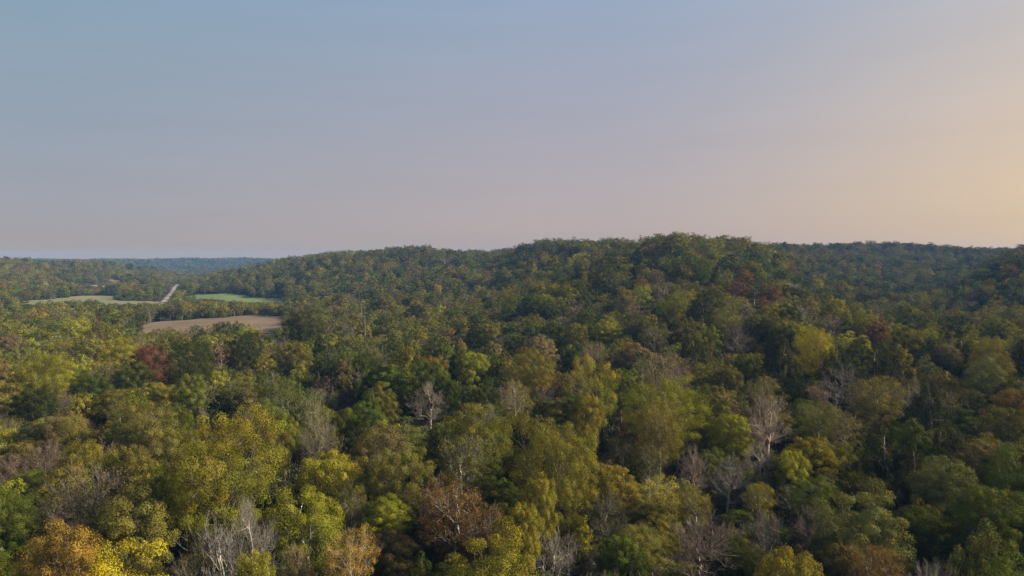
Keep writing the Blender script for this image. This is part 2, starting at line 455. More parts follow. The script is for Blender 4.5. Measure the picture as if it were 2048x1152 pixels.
def make_tree(seed, form='round', H=16., W=12., puffs=110, leaves=100, leaf=.24, puff_r=1.25, twigs=0, sides=3, base=0.3, lump=0.22, thick=1.0, minr=.012):
    """returns wood (V, F) and leaves (V, F, vary)"""
    r = np.random.default_rng(seed)
    R0 = W / 2
    zb, zt = base * H, H
    # the crown's envelope, lobed
    lobes = unit(r.normal(size=(9, 3)) + [0, 0, .35]); amp = r.uniform(-.6, 1, 9) * lump
    def env(d):
        k = np.exp(6 * (d @ lobes.T - 1))
        return 1 + (k * amp).sum(1)
    N = puffs * 5
    d = unit(r.normal(size=(N, 3)) * [1, 1, .9] + [0, 0, .25])
    rad = r.uniform(.0, 1, N) ** (.28 if form != 'bare' else .45)
    e = env(d)
    if form in ('cone', 'cedar'):
        h = r.uniform(0, 1, N) ** 1.15
        prof = (1 - h) ** (.75 if form == 'cone' else .6) * np.minimum(1, .45 + h * 4)
        ph = r.uniform(0, 2 * math.pi, N); rr = rad * prof * R0 * (1 + .5 * (e - 1))
        C = np.stack([rr * np.cos(ph), rr * np.sin(ph), zb + h * (zt - zb - puff_r * .5)], 1)
        outer = rad
    else:
        zc = zb + (zt - zb) * (.48 if form != 'oval' else .45)
        hu, hd = zt - zc - puff_r * .4, zc - zb
        hh = np.where(d[:, 2] > 0, hu, hd)
        C = np.stack([d[:, 0] * (R0 - puff_r * .5), d[:, 1] * (R0 - puff_r * .5), d[:, 2] * hh], 1) * (rad * e)[:, None]
        C[:, 2] += zc
        outer = rad
    # thin them out (poisson-like)
    keep = []
    mind = puff_r * (1.12 if leaves else .7)
    for i in range(N):
        if len(keep) >= puffs: break
        if not keep or np.min(np.linalg.norm(C[keep] - C[i], axis=1)) > mind: keep.append(i)
    C = C[keep]; n = len(C)
    C += r.normal(0, .12, C.shape)
    # limbs
    wd = Wood(); tw_ = Wood()
    lean = r.normal(0, .02 * H, 2)
    fork = np.array([lean[0], lean[1], zb + (zt - zb) * .22])
    top = np.array([lean[0] * 1.8, lean[1] * 1.8, zb + (zt - zb) * (.62 if form not in ('cone', 'cedar') else .95)])
    tr = .021 * H * thick
    wd.poly([np.zeros(3), fork * [.4, .4, .5], fork], tr * 1.25, tr * .85)
    wd.poly(curve(fork, top, r, 4, .05), tr * .8, tr * .22)
    K = 8 if form != 'cone' else 12
    cen = C[r.choice(n, min(K, n), replace=False)]
    for _ in range(6):
        own = np.argmin(np.linalg.norm(C[:, None] - cen[None], axis=2), 1)
        for k in range(len(cen)):
            if (own == k).any(): cen[k] = C[own == k].mean(0)
    axis_c = np.array([lean[0], lean[1], 0])
    for k in range(len(cen)):
        mem = np.where(own == k)[0]
        if not len(mem): continue
        g = cen[k]
        hz = np.clip((g[2] - np.linalg.norm(g[:2] - lean) * .75), zb * .75, top[2] * .96)
        t = np.clip((hz - fork[2]) / (top[2] - fork[2]), 0, 1)
        st = fork + (top - fork) * t if hz > fork[2] else np.array([lean[0], lean[1], hz]) * [.7, .7, 1]
        end = st + (g - st) * .85
        limb = curve(st, end, r, 4, .08, .06)
        wd.poly(limb, tr * .45, tr * .16)
        for m in mem:
            s = limb[r.integers(1, 5)]
            if np.linalg.norm(C[m] - s) > .1:
                br = curve(s, C[m], r, 3, .10, .05)
                wd.poly(br, tr * .16, max(minr, tr * .05))
                if twigs:
                    cdir = unit((C[m] - np.array([0, 0, zb + (zt - zb) * .15]))[None])[0]
                    for _t in range(twigs):
                        s2 = br[r.integers(1, 4)]
                        dd = unit((cdir * 1.0 + r.normal(0, .48, 3) + [0, 0, .45])[None])[0]
                        L_ = r.uniform(.06, .14) * H
                        e2_ = s2 + dd * L_
                        p = curve(s2, e2_, r, 2, .08, .05)
                        tw_.poly(p, max(minr, tr * .03), minr * .7)
                        for _q in range(2):
                            dd2 = unit((dd + r.normal(0, .5, 3) + [0, 0, .2])[None])[0]
                            tw_.a.append(p[1]); tw_.b.append(p[1] + dd2 * L_ * r.uniform(.35, .7)); tw_.ra.append(minr * .7); tw_.rb.append(minr * .45)
    WV, WF = wd.arrays(sides)
    TW = tw_.arrays(3) if tw_.a else None
    if not leaves: return (WV, WF), None, TW
    # leaves
    M = n * leaves
    pid = np.repeat(np.arange(n), leaves)
    pr = puff_r * r.uniform(.7, 1.25, n)
    dd = unit(r.normal(size=(M, 3)) + [0, 0, .3])
    q = r.uniform(0, 1, M) ** .33
    st = np.array([1, 1, .72]) if form != 'cedar' else np.array([.62, .62, 1.5])
    P = C[pid] + dd * (q * pr[pid])[:, None] * st
    crown_c = np.array([0, 0, zb + .4 * (zt - zb)])
    nrm = unit(dd * 1.0 + unit(P - crown_c) * .4 + r.normal(0, .42 if leaf < .3 else .28, (M, 3)))
    ref = unit(r.normal(size=(M, 3)))
    e1 = unit(np.cross(nrm, ref)); e2 = np.cross(nrm, e1)
    sz = leaf * r.uniform(.6, 1.25, M)
    a, b = e1 * sz[:, None] * .62, e2 * sz[:, None] * .42
    V = np.stack([P - a, P - b * r.uniform(.6, 1.2, (M, 1)), P + a, P + b * r.uniform(.6, 1.2, (M, 1))], 1).reshape(-1, 3)
    Fq = np.arange(M * 4).reshape(M, 4)
    up = np.clip((C[:, 2] - zb) / (zt - zb), 0, 1)
    ph = r.uniform(0, 1, n)
    vary = np.stack([r.uniform(0, 1, M) * .2 + .2 + r.uniform(0, .56, n)[pid],
                     np.clip(ph[pid] + r.normal(0, .15, M), 0, 1),
                     np.clip((up[pid] * 1.1 - .35) + r.normal(0, .30, n)[pid] + r.normal(0, .09, M), 0, 1)], 1)
    return (WV, WF), (V, Fq, vary), TW

SPEC = dict(
    round=dict(form='round', H=16, W=13.5, base=.28, lump=.42),
    lumpy=dict(form='round', H=16.5, W=14, base=.22, lump=.55),
    oval=dict(form='oval', H=16, W=10.5, base=.2, lump=.2),
    cone=dict(form='cone', H=17, W=8.5, base=.15, lump=.15),
    cedar=dict(form='cedar', H=13, W=8, base=.04, lump=.25),
    grand=dict(form='round', H=22, W=19, base=.2, lump=.6),
    sparse=dict(form='round', H=16, W=12.5, base=.35, lump=.35),
)
LOD = dict(hi=dict(puffs=95, leaves=500, leaf=.165, puff_r=1.45), mid=dict(puffs=62, leaves=95, leaf=.36, puff_r=1.6), lo=dict(puffs=36, leaves=50, leaf=.62, puff_r=2.1))
PROTO = {}
def proto(kind, lod, var):
    key = (kind, lod, var)
    if key in PROTO: return PROTO[key]
    seed = sum(ord(c) for c in kind) * 31 + var * 101 + 5
    if kind == 'bare':
        tw = dict(hi=12, mid=7, lo=4)[lod]; pf = dict(hi=75, mid=45, lo=26)[lod]
        w, l, tw2 = make_tree(seed, 'bare', 16, 11, pf, 0, twigs=tw, base=.2, lump=.3, puff_r=1.3, thick=.85,
                         minr=dict(hi=.018, mid=.032, lo=.06)[lod])
    elif kind == 'twiggy':       # mostly twigs with a thin veil of leaves
        tw = dict(hi=6, mid=3, lo=2)[lod]; pf = dict(hi=95, mid=55, lo=30)[lod]
        w, l, tw2 = make_tree(seed, 'round', 15, 12, pf, dict(hi=110, mid=22, lo=9)[lod], twigs=tw, base=.18, lump=.25, puff_r=1.5, thick=.8,
                         leaf=dict(hi=.15, mid=.42, lo=.9)[lod], minr=dict(hi=.02, mid=.035, lo=.06)[lod])
    else:
        kw = dict(LOD[lod]); kw.update(SPEC[kind])
        if kind == 'grand': kw.update(puffs=135, leaves=540, leaf=.17, puff_r=1.95)
        if lod == 'lo': kw['base'] = min(kw['base'], .12)
        if kind == 'sparse': kw['leaves'] = int(kw['leaves'] * .42); kw['puffs'] = int(kw['puffs'] * .8); kw['twigs'] = 3 if lod == 'hi' else 1; kw['thick'] = .9; kw['minr'] = .02
        if kind == 'cedar': kw['puff_r'] *= .72; kw['leaf'] *= .8; kw['puffs'] = int(kw['puffs'] * 1.15); kw['leaves'] = int(kw['leaves'] * .8)
        if kind in ('oval', 'cone'): kw['puff_r'] *= .85
        if lod == 'hi' and kind == 'lumpy': kw['puff_r'] *= 1.12; kw['puffs'] = 85; kw['leaves'] = 560
        w, l, tw2 = make_tree(seed, **kw)
    allv = np.concatenate([w[0]] + ([tw2[0]] if tw2 else []) + ([l[0]] if l else []))
    Hh = allv[:, 2].max(); lv = allv if l is None else l[0]
    Wd = 2 * np.percentile(np.hypot(lv[:, 0], lv[:, 1]), 99.3)
    PROTO[key] = (w, l, Hh, Wd, tw2)
    return PROTO[key]
MESH = {}
def part_mesh(key, bark):
    k = (key, bark)
    if k not in MESH:
        w, l, Hh, Wd, tw2 = proto(*key)
        MESH[k] = mesh_np('tree_wood', w[0], w[1], [BARKS[bark]])
    c = None
    if PROTO[key][1] is not None:
        if ('crown', key) not in MESH:
            l = PROTO[key][1]; MESH[('crown', key)] = mesh_np('tree_crown', l[0], l[1], [M_LEAF], vary=l[2])
        c = MESH[('crown', key)]
    return MESH[k], c

# ------------------------------------------------------------------ colours of foliage (albedo); 4th value: how many clumps have turned gold
PAL = {
    'green':   ((.078, .108, .022), .08, 'green'),
    'turning': ((.092, .118, .022), .6, 'green and gold'),
    'goldtop': ((.120, .140, .020), .85, 'golden-topped green'),
    'olgold':  ((.140, .145, .028), .45, 'olive-gold'),
    'dark':    ((.030, .046, .013), .02, 'dark green'),
    'deep':    ((.052, .080, .018), .03, 'deep green'),
    'olive':   ((.115, .120, .034), .12, 'olive'),
    'brownol': ((.100, .097, .044), .08, 'brownish olive'),
    'lime':    ((.175, .200, .026), .22, 'yellow-green'),
    'vivid':   ((.32, .31, .02), .35, 'vivid yellow-green'),
    'gold':    ((.185, .175, .032), .4, 'golden'),
    'orange':  ((.205, .135, .042), .35, 'orange'),
    'rust':    ((.150, .094, .045), .12, 'rusty brown'),
    'maroon':  ((.110, .058, .048), .0, 'maroon'),
    'tan':     ((.170, .140, .078), .15, 'tan'),
    'mauve':   ((.110, .090, .074), .03, 'mauve brown'),
    'pale':    ((.110, .130, .046), .1, 'pale green'),
    'bluegr':  ((.060, .078, .030), .03, 'bluish green'),
    'cedar':   ((.040, .046, .016), .0, 'dark brownish green'),
}
#: u, v of the crown's top, width in photo pixels, kind, colour, bark, label
HERO = [
 (232,1087,250,'lumpy','vivid','dark','vivid yellow-green tree cut off by the bottom of the photo'),
 (105,1046,200,'round','orange','brown','orange-gold tree behind the vivid yellow-green tree'),
 (214,1012,100,'oval','gold','dark','golden-green oval tree behind the orange-gold tree'),
 (36,998,115,'round','green','dark','green tree by the photo edge behind the orange-gold tree'),
 (185,912,170,'twiggy','tan','grey','broad grey fan-shaped tree with thin tan leaves'),
 (272,970,175,'round','olive','dark','dull olive dome in front of the grey fan-shaped tree'),
 (455,812,285,'lumpy','goldtop','dark','tall many-lobed green tree with a golden top'),
 (490,988,105,'bare','mauve','pale','white leafless tree below the tall golden-topped tree'),
 (425,1005,60,'bare','mauve','pale','small crooked leafless tree beside the white leafless tree'),
 (607,970,180,'lumpy','lime','pale','wide yellow-green tree beside the white leafless tree'),
 (660,899,150,'round','lime','dark','yellow-green flat-topped tree behind the wide yellow-green one'),
 (703,948,90,'sparse','olive','pale','thin olive tree with pale branches showing'),
 (764,983,90,'oval','lime','dark','small upright yellow-green tree beside the thin olive tree'),
 (905,955,170,'sparse','rust','pale','rusty thin tree with white branches showing'),
 (965,1000,110,'sparse','rust','pale','lower rusty brown tree beside the one with white branches'),
 (990,1020,240,'lumpy','turning','dark','large dense green tree with yellow tips at the bottom'),
 (705,1056,130,'sparse','orange','pale','orange-tan tree with white branches at the bottom'),
 (590,1074,95,'sparse','tan','pale','pale tan thin tree at the bottom edge'),
 (510,1098,100,'round','lime','dark','low yellow-green tree beside the pale tan thin tree'),
 (392,1080,110,'sparse','brownol','pale','brown see-through tree with pale curling branches'),
 (1095,834,245,'lumpy','olgold','dark','massive golden-olive tree of hanging lobes'),
 (925,866,125,'sparse','pale','pale','pale green feathery tree beside the massive golden-olive tree'),
 (800,884,155,'round','olive','dark','dull green tree between the flat-topped and the feathery tree'),
 (760,838,135,'round','brownol','dark','grey-olive dome above the dull green tree'),
 (638,818,125,'twiggy','brownol','grey','greyish twiggy dome behind the yellow-green flat-topped tree'),
 (940,803,160,'lumpy','turning','dark','broad green tree behind the pale feathery tree'),
 (860,757,100,'bare','mauve','grey','misty grey leafless tree amid green crowns'),
 (1030,748,90,'twiggy','gold','pale','fine golden tree with pale stems'),
 (1090,765,40,'bare','mauve','grey','small mauve leafless tree beside the fine golden tree'),
 (694,770,52,'oval','rust','dark','rusty pointed treetop above the twiggy dome'),
 (830,1098,130,'cedar','deep','dark','dark green bush-like tree at the bottom edge'),
 (1075,955,85,'round','gold','dark','small golden-green crown under the massive golden-olive tree'),
 (1058,993,80,'round','gold','dark','olive crown with a gold top beside the large dense green tree'),
 (1163,1028,52,'oval','lime','dark','small olive tree above the leafless saplings'),
 (1105,1052,32,'bare','mauve','pale','slim leafless sapling beside the large dense green tree'),
 (1140,1060,56,'bare','mauve','pale','forked white leafless sapling at the bottom'),
 (1185,1074,48,'bare','mauve','pale','third thin leafless sapling of the bottom row'),
 (1335,750,175,'round','lime','dark','bright yellow-green dome in the middle of the slope'),
 (1322,788,115,'sparse','gold','dark','soft olive-gold crown below the bright yellow-green dome'),
 (1450,826,92,'round','lime','dark','compact bright yellow-green tree beside the mauve leafless tree'),
 (1250,853,90,'sparse','olive','pale','olive tree with thin stems beside the massive golden-olive tree'),
 (1300,880,70,'sparse','olive','pale','small olive tree with thin grey stems'),
 (1535,783,125,'bare','mauve','brown','large pinkish leafless tree'),
 (1525,746,100,'twiggy','olive','dark','soft olive dome just behind the large pinkish leafless tree'),
 (1165,783,95,'lumpy','gold','dark','green tree with gold tufts above the massive golden-olive tree'),
 (1455,902,90,'bare','mauve','pale','tall white leafless tree in the dark gap'),
 (1522,876,72,'bare','mauve','pale','slender leafless tree below the large pinkish one'),
 (1390,884,85,'bare','mauve','brown','dusky leafless tree beside the tall white one'),
 (1597,895,82,'round','lime','dark','yellow-green tree top beside the slender leafless tree'),
 (1385,968,85,'sparse','gold','pale','ragged gold-leaved tree below the dusky leafless tree'),
 (1395,1020,150,'bare','mauve','brown','big brown leafless tree at the bottom edge'),
 (1540,1008,95,'bare','mauve','grey','spreading grey leafless tree near the bottom'),
 (1620,1003,75,'bare','mauve','brown','dim mauve leafless tree beside the big grey-green tree'),
 (1520,960,70,'sparse','gold','pale','gold-speckled thin tree under the slender leafless tree'),
 (1250,1060,115,'oval','green','dark','spiky green tree at the bottom edge'),
 (1215,973,100,'twiggy','bluegr','grey','dark grey-green twiggy tree in the shade'),
 (1467,1048,48,'round','olive','dark','small round olive crown beside the big brown leafless tree'),
 (1730,943,180,'lumpy','pale','dark','big grey-green tree with a warm lit side'),
 (1897,901,130,'round','pale','dark','rounded green tree with pale tips near the photo edge'),
 (1985,973,130,'round','green','dark','green tree with sunlit rim in the bottom corner'),
 (1960,1028,140,'cedar','olive','dark','dense olive tree in the bottom corner'),
 (1745,1083,110,'sparse','orange','brown','orange-brown tree at the bottom edge'),
 (1670,718,115,'bare','gold','grey','half-bare tree with yellow tips on the slope'),
 (1752,745,105,'sparse','gold','brown','tan-gold thin tree beside the half-bare one'),
 (1640,798,85,'sparse','lime','dark','green thin tree below the half-bare tree'),
 (1692,812,80,'twiggy','gold','grey','thin tree with yellow branch ends'),
 (1765,848,125,'cedar','cedar','dark','dark cedar below the tan-gold thin tree'),
 (1862,758,115,'cedar','cedar','dark','wide dusky cedar on the slope'),
 (1830,880,100,'cedar','cedar','dark','brownish cedar below the wide dusky cedar'),
 (2035,773,80,'round','orange','dark','orange-brown tree touching the side of the photo'),
 (2025,810,90,'round','olive','dark','olive tree under the orange-brown tree'),
 (1823,732,26,'oval','gold','dark','small bright yellow treetop between cedars'),
 (1640,648,110,'lumpy','vivid','dark','bright yellow tree on the upper slope'),
 (1570,672,105,'cedar','cedar','dark','almost black cedar in front of the bright yellow tree'),
 (1680,686,90,'cedar','cedar','dark','dark cedar beside the almost black one'),
 (1775,680,110,'cedar','cedar','dark','tall dark cedar on the slope'),
 (1757,635,55,'oval','rust','dark','brownish orange tree above the tall dark cedar'),
 (1668,622,56,'bare','mauve','brown','mauve leafless tree behind the bright yellow tree'),
 (1665,588,60,'round','lime','dark','gold-green tree above the mauve leafless tree'),
 (1487,552,50,'round','maroon','dark','dark red tree on the hillside'),
 (1543,563,48,'oval','rust','dark','orange-red tree beside the dark red tree'),
 (1463,562,34,'round','rust','brown','pinkish brown tree beside the dark red tree'),
 (1490,536,34,'oval','orange','dark','dull orange tree above the dark red tree'),
 (1525,590,30,'oval','rust','dark','small red-brown tree under the orange-red tree'),
 (1960,706,88,'lumpy','pale','dark','green tree with lit crown on the lower slope'),
 (1985,672,92,'round','gold','dark','olive-gold dome near the photo edge'),
 (1850,706,44,'round','pale','dark','small round green tree beside the wide dusky cedar'),
 (1828,610,58,'round','deep','dark','dark green round tree on the upper slope'),
 (1905,626,60,'round','dark','dark','dark green dome beside the dark green round tree'),
 (1985,643,44,'round','deep','dark','small dark round tree near the photo edge'),
 (1512,676,28,'round','orange','dark','small orange tree beside the almost black cedar'),
 (1085,666,68,'round','tan','dark','soft tan-green dome in the middle'),
 (1062,695,110,'round','gold','dark','olive-gold tree below the soft tan-green dome'),
 (1190,700,175,'lumpy','turning','dark','big dark green tree with yellow tufts'),
 (1330,690,120,'twiggy','tan','brown','large pinkish tan dome'),
 (1190,680,88,'twiggy','tan','brown','tan tree behind the big dark green tree'),
 (1405,576,80,'lumpy','dark','dark','blackish green peaked tree on the hillside'),
 (1097,595,52,'lumpy','deep','dark','bright-edged green tree on the lower hillside'),
 (1168,573,50,'round','deep','dark','deep green round tree on the hillside'),
 (1020,604,46,'round','deep','dark','deep green tree left among brown ones'),
 (1055,638,46,'round','deep','dark','shaded green round tree below the deep green ones'),
 (1105,632,48,'round','green','dark','light green round tree below the bright-edged one'),
 (1278,565,50,'round','lime','dark','yellow-green crown on the hillside'),
 (1350,580,70,'lumpy','lime','dark','wide yellow-green tree beside the blackish green peaked tree'),
 (1262,586,42,'twiggy','tan','dark','pale tan tree below the yellow-green crown'),
 (1232,588,40,'twiggy','brownol','dark','greyish tree between green ones on the hillside'),
 (1345,466,48,'oval','olive','dark','brownish tree standing tall on the hilltop'),
 (1405,510,75,'round','green','dark','broad green crown under the hilltop'),
 (1283,491,55,'round','dark','dark','dark tree below the hilltop'),
 (1195,526,80,'round','dark','dark','wide dark crown on the hill shoulder'),
 (1315,538,38,'round','mauve','dark','dark brown tree on the hillside'),
 (1068,524,27,'cone','lime','dark','yellowish pointed tree on the hillside'),
 (1110,510,32,'cone','gold','dark','golden pointed tree on the hillside'),
 (1138,514,28,'cone','lime','dark','pale yellow-green pointed tree beside the golden one'),
 (1168,516,40,'cone','pale','dark','pale green pointed tree on the hillside'),
 (1004,531,24,'cone','lime','dark','lone yellow-green pointed tree on the slope'),
 (985,536,20,'cone','lime','dark','small yellow pointed tree on the slope'),
 (1455,603,70,'sparse','lime','dark','yellow-green thin tree below the dark red tree'),
 (1475,643,70,'bare','mauve','brown','low mauve leafless tree on the slope'),
 (1215,631,65,'round','lime','dark','olive-yellow crown on the lower hillside'),
 (1310,638,75,'twiggy','olive','dark','feathery olive tree on the lower hillside'),
 (1390,663,85,'cedar','cedar','dark','dark shaded cedar in the middle of the slope'),
 (1405,723,55,'oval','lime','dark','yellow-green tree beside the large pinkish tan dome'),
 (1455,726,64,'round','olive','dark','olive-green crown above the compact bright tree'),
 (1130,672,20,'bare','mauve','pale','tiny white leafless tree behind the olive-gold tree'),
 (600,611,90,'lumpy','dark','dark','big dark green tree beside the ploughed field'),
 (655,626,52,'twiggy','brownol','dark','brown tree beside the big dark green tree'),
 (735,650,32,'cone','lime','dark','yellow pointed tree below the utility poles'),
 (680,585,44,'oval','olive','dark','olive tree beside the power line gap'),
 (775,590,44,'oval','olive','dark','brown-green tree across the power line gap'),
 (752,583,30,'round','deep','dark','dark green tree at the far side of the power line gap'),
 (937,701,80,'round','lime','dark','round yellow-olive tree standing out of the dark wood'),
 (898,650,30,'round','orange','dark','small orange tree in the green wood'),
 (842,649,40,'round','lime','dark','yellow-green crown beside the small orange tree'),
 (925,676,28,'round','gold','dark','little yellow tree above the round yellow-olive one'),
 (592,684,78,'round','olive','dark','olive dome below the big dark green tree'),
 (560,670,52,'bare','mauve','grey','pale grey leafless tree beside the ploughed field'),
 (985,575,42,'bare','mauve','grey','mauve leafless tree at the foot of the hill'),
 (300,686,84,'round','maroon','brown','maroon tree beside the broad dark oak'),
 (373,670,112,'lumpy','dark','dark','broad dark oak beside the maroon tree'),
 (440,676,60,'twiggy','rust','grey','pinkish half-bare tree beside the broad dark oak'),
 (480,663,88,'round','dark','dark','flat dark green tree beside the ploughed field'),
 (528,700,48,'round','gold','dark','yellow-orange tree below the flat dark green tree'),
 (148,630,58,'round','lime','dark','yellow-topped tree with a dark underside'),
 (180,665,62,'round','olive','dark','olive dome behind the bright lumpy trees'),
 (248,670,70,'lumpy','lime','dark','yellow-green tree behind the maroon tree'),
 (66,693,115,'lumpy','lime','dark','wide lumpy yellow-green tree'),
 (118,718,70,'lumpy','lime','dark','lumpy yellow-green tree in front of the wide one'),
 (60,733,56,'round','gold','dark','small golden-green tree in front of the wide lumpy tree'),
 (184,736,66,'round','deep','dark','round dark green tree between yellow-green ones'),
 (160,784,60,'round','lime','pale','yellow-topped tree on a white trunk'),
 (66,763,88,'round','dark','dark','shaded dark tree below the small golden-green one'),
 (410,810,52,'bare','mauve','grey','mauve leafless tree beside the tall golden-topped tree'),
 (300,798,125,'lumpy','olive','dark','olive-yellow tree beyond the grey fan-shaped tree'),
 (258,718,74,'round','deep','dark','dark green tree below the maroon tree'),
 (385,743,90,'round','green','dark','green dome in front of the broad dark oak'),
 (590,720,46,'round','lime','dark','yellow-olive crown in front of the olive dome'),
 (652,738,54,'twiggy','mauve','grey','brown twiggy dome in the dark green wood'),
 (85,860,92,'twiggy','mauve','brown','mauve-brown dome near the photo edge'),
 (18,896,70,'twiggy','mauve','brown','dull mauve tree touching the photo edge'),
 (10,846,50,'round','lime','dark','yellow-olive tree touching the photo edge'),
 (20,540,0,'','','',''),
]
HERO = [h for h in HERO if h[2] > 0]

def solve(u, v, w):
    az, s = pix_dir(u, v)
    az = float(az); s = float(s)
    rs = np.geomspace(35, 1300, 900)
    x, y = rs * math.sin(az), rs * math.cos(az)
    need = CZ + s * rs - ground(x, y)
    Wm = w * rs / F_PX / math.cos(az) ** 0
    cap = np.interp(rs, [60, 250, 400, 1200], [27, 27, 21, 15])
    nat = np.clip(4.5 + .92 * Wm, 4, cap)
    k = np.argmax(need < nat) if (need < nat).any() else len(rs) - 1
    return rs[k] * math.sin(az), rs[k] * math.cos(az), rs[k], float(np.clip(need[k], 4, 26)), float(min(Wm[k], 20 if rs[k] < 400 else 17))

trees = []     # dicts: x, y, H, W, kind, colour key, bark, label (hero)
for (u, v, w, kind, col, bark, lab) in HERO:
    x, y, R, H, W = solve(u, v, w)
    W = max(W, (.48 if kind == 'bare' else .6 if kind == 'twiggy' else .5) * H)
    trees.append(dict(x=x, y=y, R=R, H=H, W=W, kind=kind, col=col, bark=bark, label=lab, u=u, v=v, w=w, hero=True))
nh = len(trees)
# where two of them would grow into each other, the one lower in the picture stands nearer
for _ in range(3):
    for a in trees:
        for b in trees:
            if a is b or a['v'] <= b['v'] + 8: continue
            gap = (.40 if a['kind'] == 'bare' else .33) * (a['W'] + b['W'])
            while math.hypot(a['x'] - b['x'], a['y'] - b['y']) < gap and a['R'] > 50 and a['R'] > b['R'] - 1.4 * gap:
                az, s_ = pix_dir(a['u'], a['v']); R2 = a['R'] * .985
                x2, y2 = R2 * math.sin(az), R2 * math.cos(az); H2 = CZ + float(s_) * R2 - float(ground(x2, y2))
                if H2 > 24: break
                a['x'], a['y'], a['R'], a['H'], a['W'] = x2, y2, R2, H2, max(a['W'] * .985, (.58 if a['kind'] == 'bare' else .42) * H2)

# ------------------------------------------------------------------ the rest of the wood: jittered spots
def jitter_grid(r0, r1, step, az0, az1, seed):
    g = np.random.default_rng(seed)
    n = int(r1 * 2 / step) + 2
    xs = (np.arange(n) - n / 2) * step
    X, Y = np.meshgrid(xs, xs * .94)
    X = X + (np.arange(n)[:, None] % 2) * step / 2
    X = X + g.uniform(-.38, .38, X.shape) * step; Y = Y + g.uniform(-.38, .38, Y.shape) * step
    X, Y = X.ravel(), Y.ravel(); R = np.hypot(X, Y); A = np.degrees(np.arctan2(X, Y))
    k = (R >= r0) & (R < r1) & (A > az0) & (A < az1)
    return X[k], Y[k]
pts = []
for (r0, r1, st, a0, a1) in ((24, 260, 7.4, -56, 78), (260, 620, 8.6, -50, 66), (620, 1350, 11.8, -44, 48), (1350, 2100, 15, -42, -14), (2100, 4100, 18, -41, -12)):
    x, y = jitter_grid(r0, r1, st, a0, a1, int(r0))
    pts.append(np.stack([x, y, np.full(len(x), st)], 1))
P = np.concatenate(pts)
# noise fields for species patches and painted relief shading
def fld(x, y, s, ph):
    return (np.sin(x / s + ph) * np.cos(y / s * 1.13 + ph * 2.1) + .6 * np.sin(x / s * 2.3 + y / s * 1.7 + ph * 3.3)) / 1.6
ok = np.ones(len(P), bool)
stray = np.random.default_rng(3).uniform(0, 1, len(P)) < .22
for q_, poly in enumerate(CLEAR): ok &= ~inside(poly, P[:, 0], P[:, 1]) | (stray & (q_ in (4, 5, 6)))
for i in range(0, len(RPTS), 1):
    ok &= np.hypot(P[:, 0] - RPTS[i, 0], P[:, 1] - RPTS[i, 1]) > 10
# the power line's cut through the trees
PL = [ray_ground(729, 672, 60), ray_ground(724, 622, 60)]
azp = math.atan2(*PL[0])
def in_cut(x, y):
    u, v, d = project(x, y, np.full(np.shape(x), 0.))
    r = np.hypot(x, y)
    return (np.abs(u - 729 - (r - 330) * -.03) < 6) & (r > 318) & (r < 500)
ok &= ~in_cut(P[:, 0], P[:, 1])
P = P[ok]
X, Y, S = P.T
R = np.hypot(X, Y); G = ground(X, Y)
g = np.random.default_rng(11)
Wf = S * g.uniform(.95, 1.6, len(P)) * np.where(g.uniform(0, 1, len(P)) < .12, 1.3, 1)
hc = np.interp(R, [60, 150, 300, 9000], [17.5, 17, 14, 14])
Hf = hc * np.clip(g.normal(.86, .15, len(P)), .5, 1.16)
Hf *= np.interp(R, [90, 150], [.86, 1.0])
# keep sight lines open: over the fields and the road, and onto the trees placed by eye
U, V, D = project(X, Y, G + Hf)
def v_to_h(u, v, R_, G_):   # height that puts a top at v
    return CZ + pix_dir(u, v)[1] * R_ - G_
def limit(mask, vmin):
    global Hf
    h = v_to_h(U, np.broadcast_to(vmin, U.shape), R, G)
    Hf = np.where(mask & (Hf > h), h, Hf)
limit((U > 30) & (U < 335) & (R < 850), np.interp(U, [30, 70, 120, 145, 185, 200, 230, 300, 335], [613, 607, 604, 599, 593, 604, 607, 607, 602]) + g.normal(0, 2.4, len(U)))
limit((U > 325) & (U < 362) & (R < 1250) & (R > 100), np.interp(U, [322, 338, 346, 352, 357, 372], [606, 601, 592, 582, 572, 572]))
limit((U > 360) & (U < 570) & (R < 830), np.interp(U, [360, 400, 470, 560], [598, 600, 602, 605]) + g.normal(0, 2.0, len(U)))
limit((U > 275) & (U < 575) & (R < 540), np.interp(U, [275, 300, 330, 350, 372, 395, 420, 470, 500, 515, 540, 575], [662, 664, 661, 650, 655, 644, 643, 641, 647, 668, 674, 650]) + g.normal(0, 4.5, len(U)))
limit((U > 706) & (U < 752) & (R < 318), 647)
limit((U > 712) & (U < 745) & (R > 318) & (R < 430), 617)
limit((U > 232) & (U < 262) & (R < 1290) & (R > 900), 552.5)
limit((U > 196) & (U < 250) & (R < 1250) & (R > 900), 565)
limit((U > 158) & (U < 218) & (R < 1180) & (R > 860), 577)
limit((U > 274) & (U < 292) & (R < 1150) & (R > 860), 567.5)
U, V, D = project(X, Y, G + Hf)
wp = Wf * F_PX / D
drop = Hf < 3.5
for t in trees:
    d = np.hypot(X - t['x'], Y - t['y'])
    drop |= d < .36 * (t['W'] + Wf * .8)
    near = (R < t['R']) & (np.abs(U - t['u']) < .46 * t['w'] + .38 * wp)
    show = (.85 if t['kind'] not in ('bare', 'sparse') else .92) if t['R'] < 300 else (.8 if t['R'] < 420 else .5)
    vlim = t['v'] + show * t['w'] * (.8 + .2)
    h = v_to_h(U, vlim - .25 * t['w'] * np.clip(np.abs(U - t['u']) / (.5 * t['w'] + 1), 0, 1) ** 2 * 1.0, R, G)
    cut = near & (V < vlim) & (Hf > h)
    Hf = np.where(cut, h, Hf); drop |= cut & (h < 4.0)
k = ~drop
X, Y, S, R, G, Wf, Hf = [a[k] for a in (X, Y, S, R, G, Wf, Hf)]
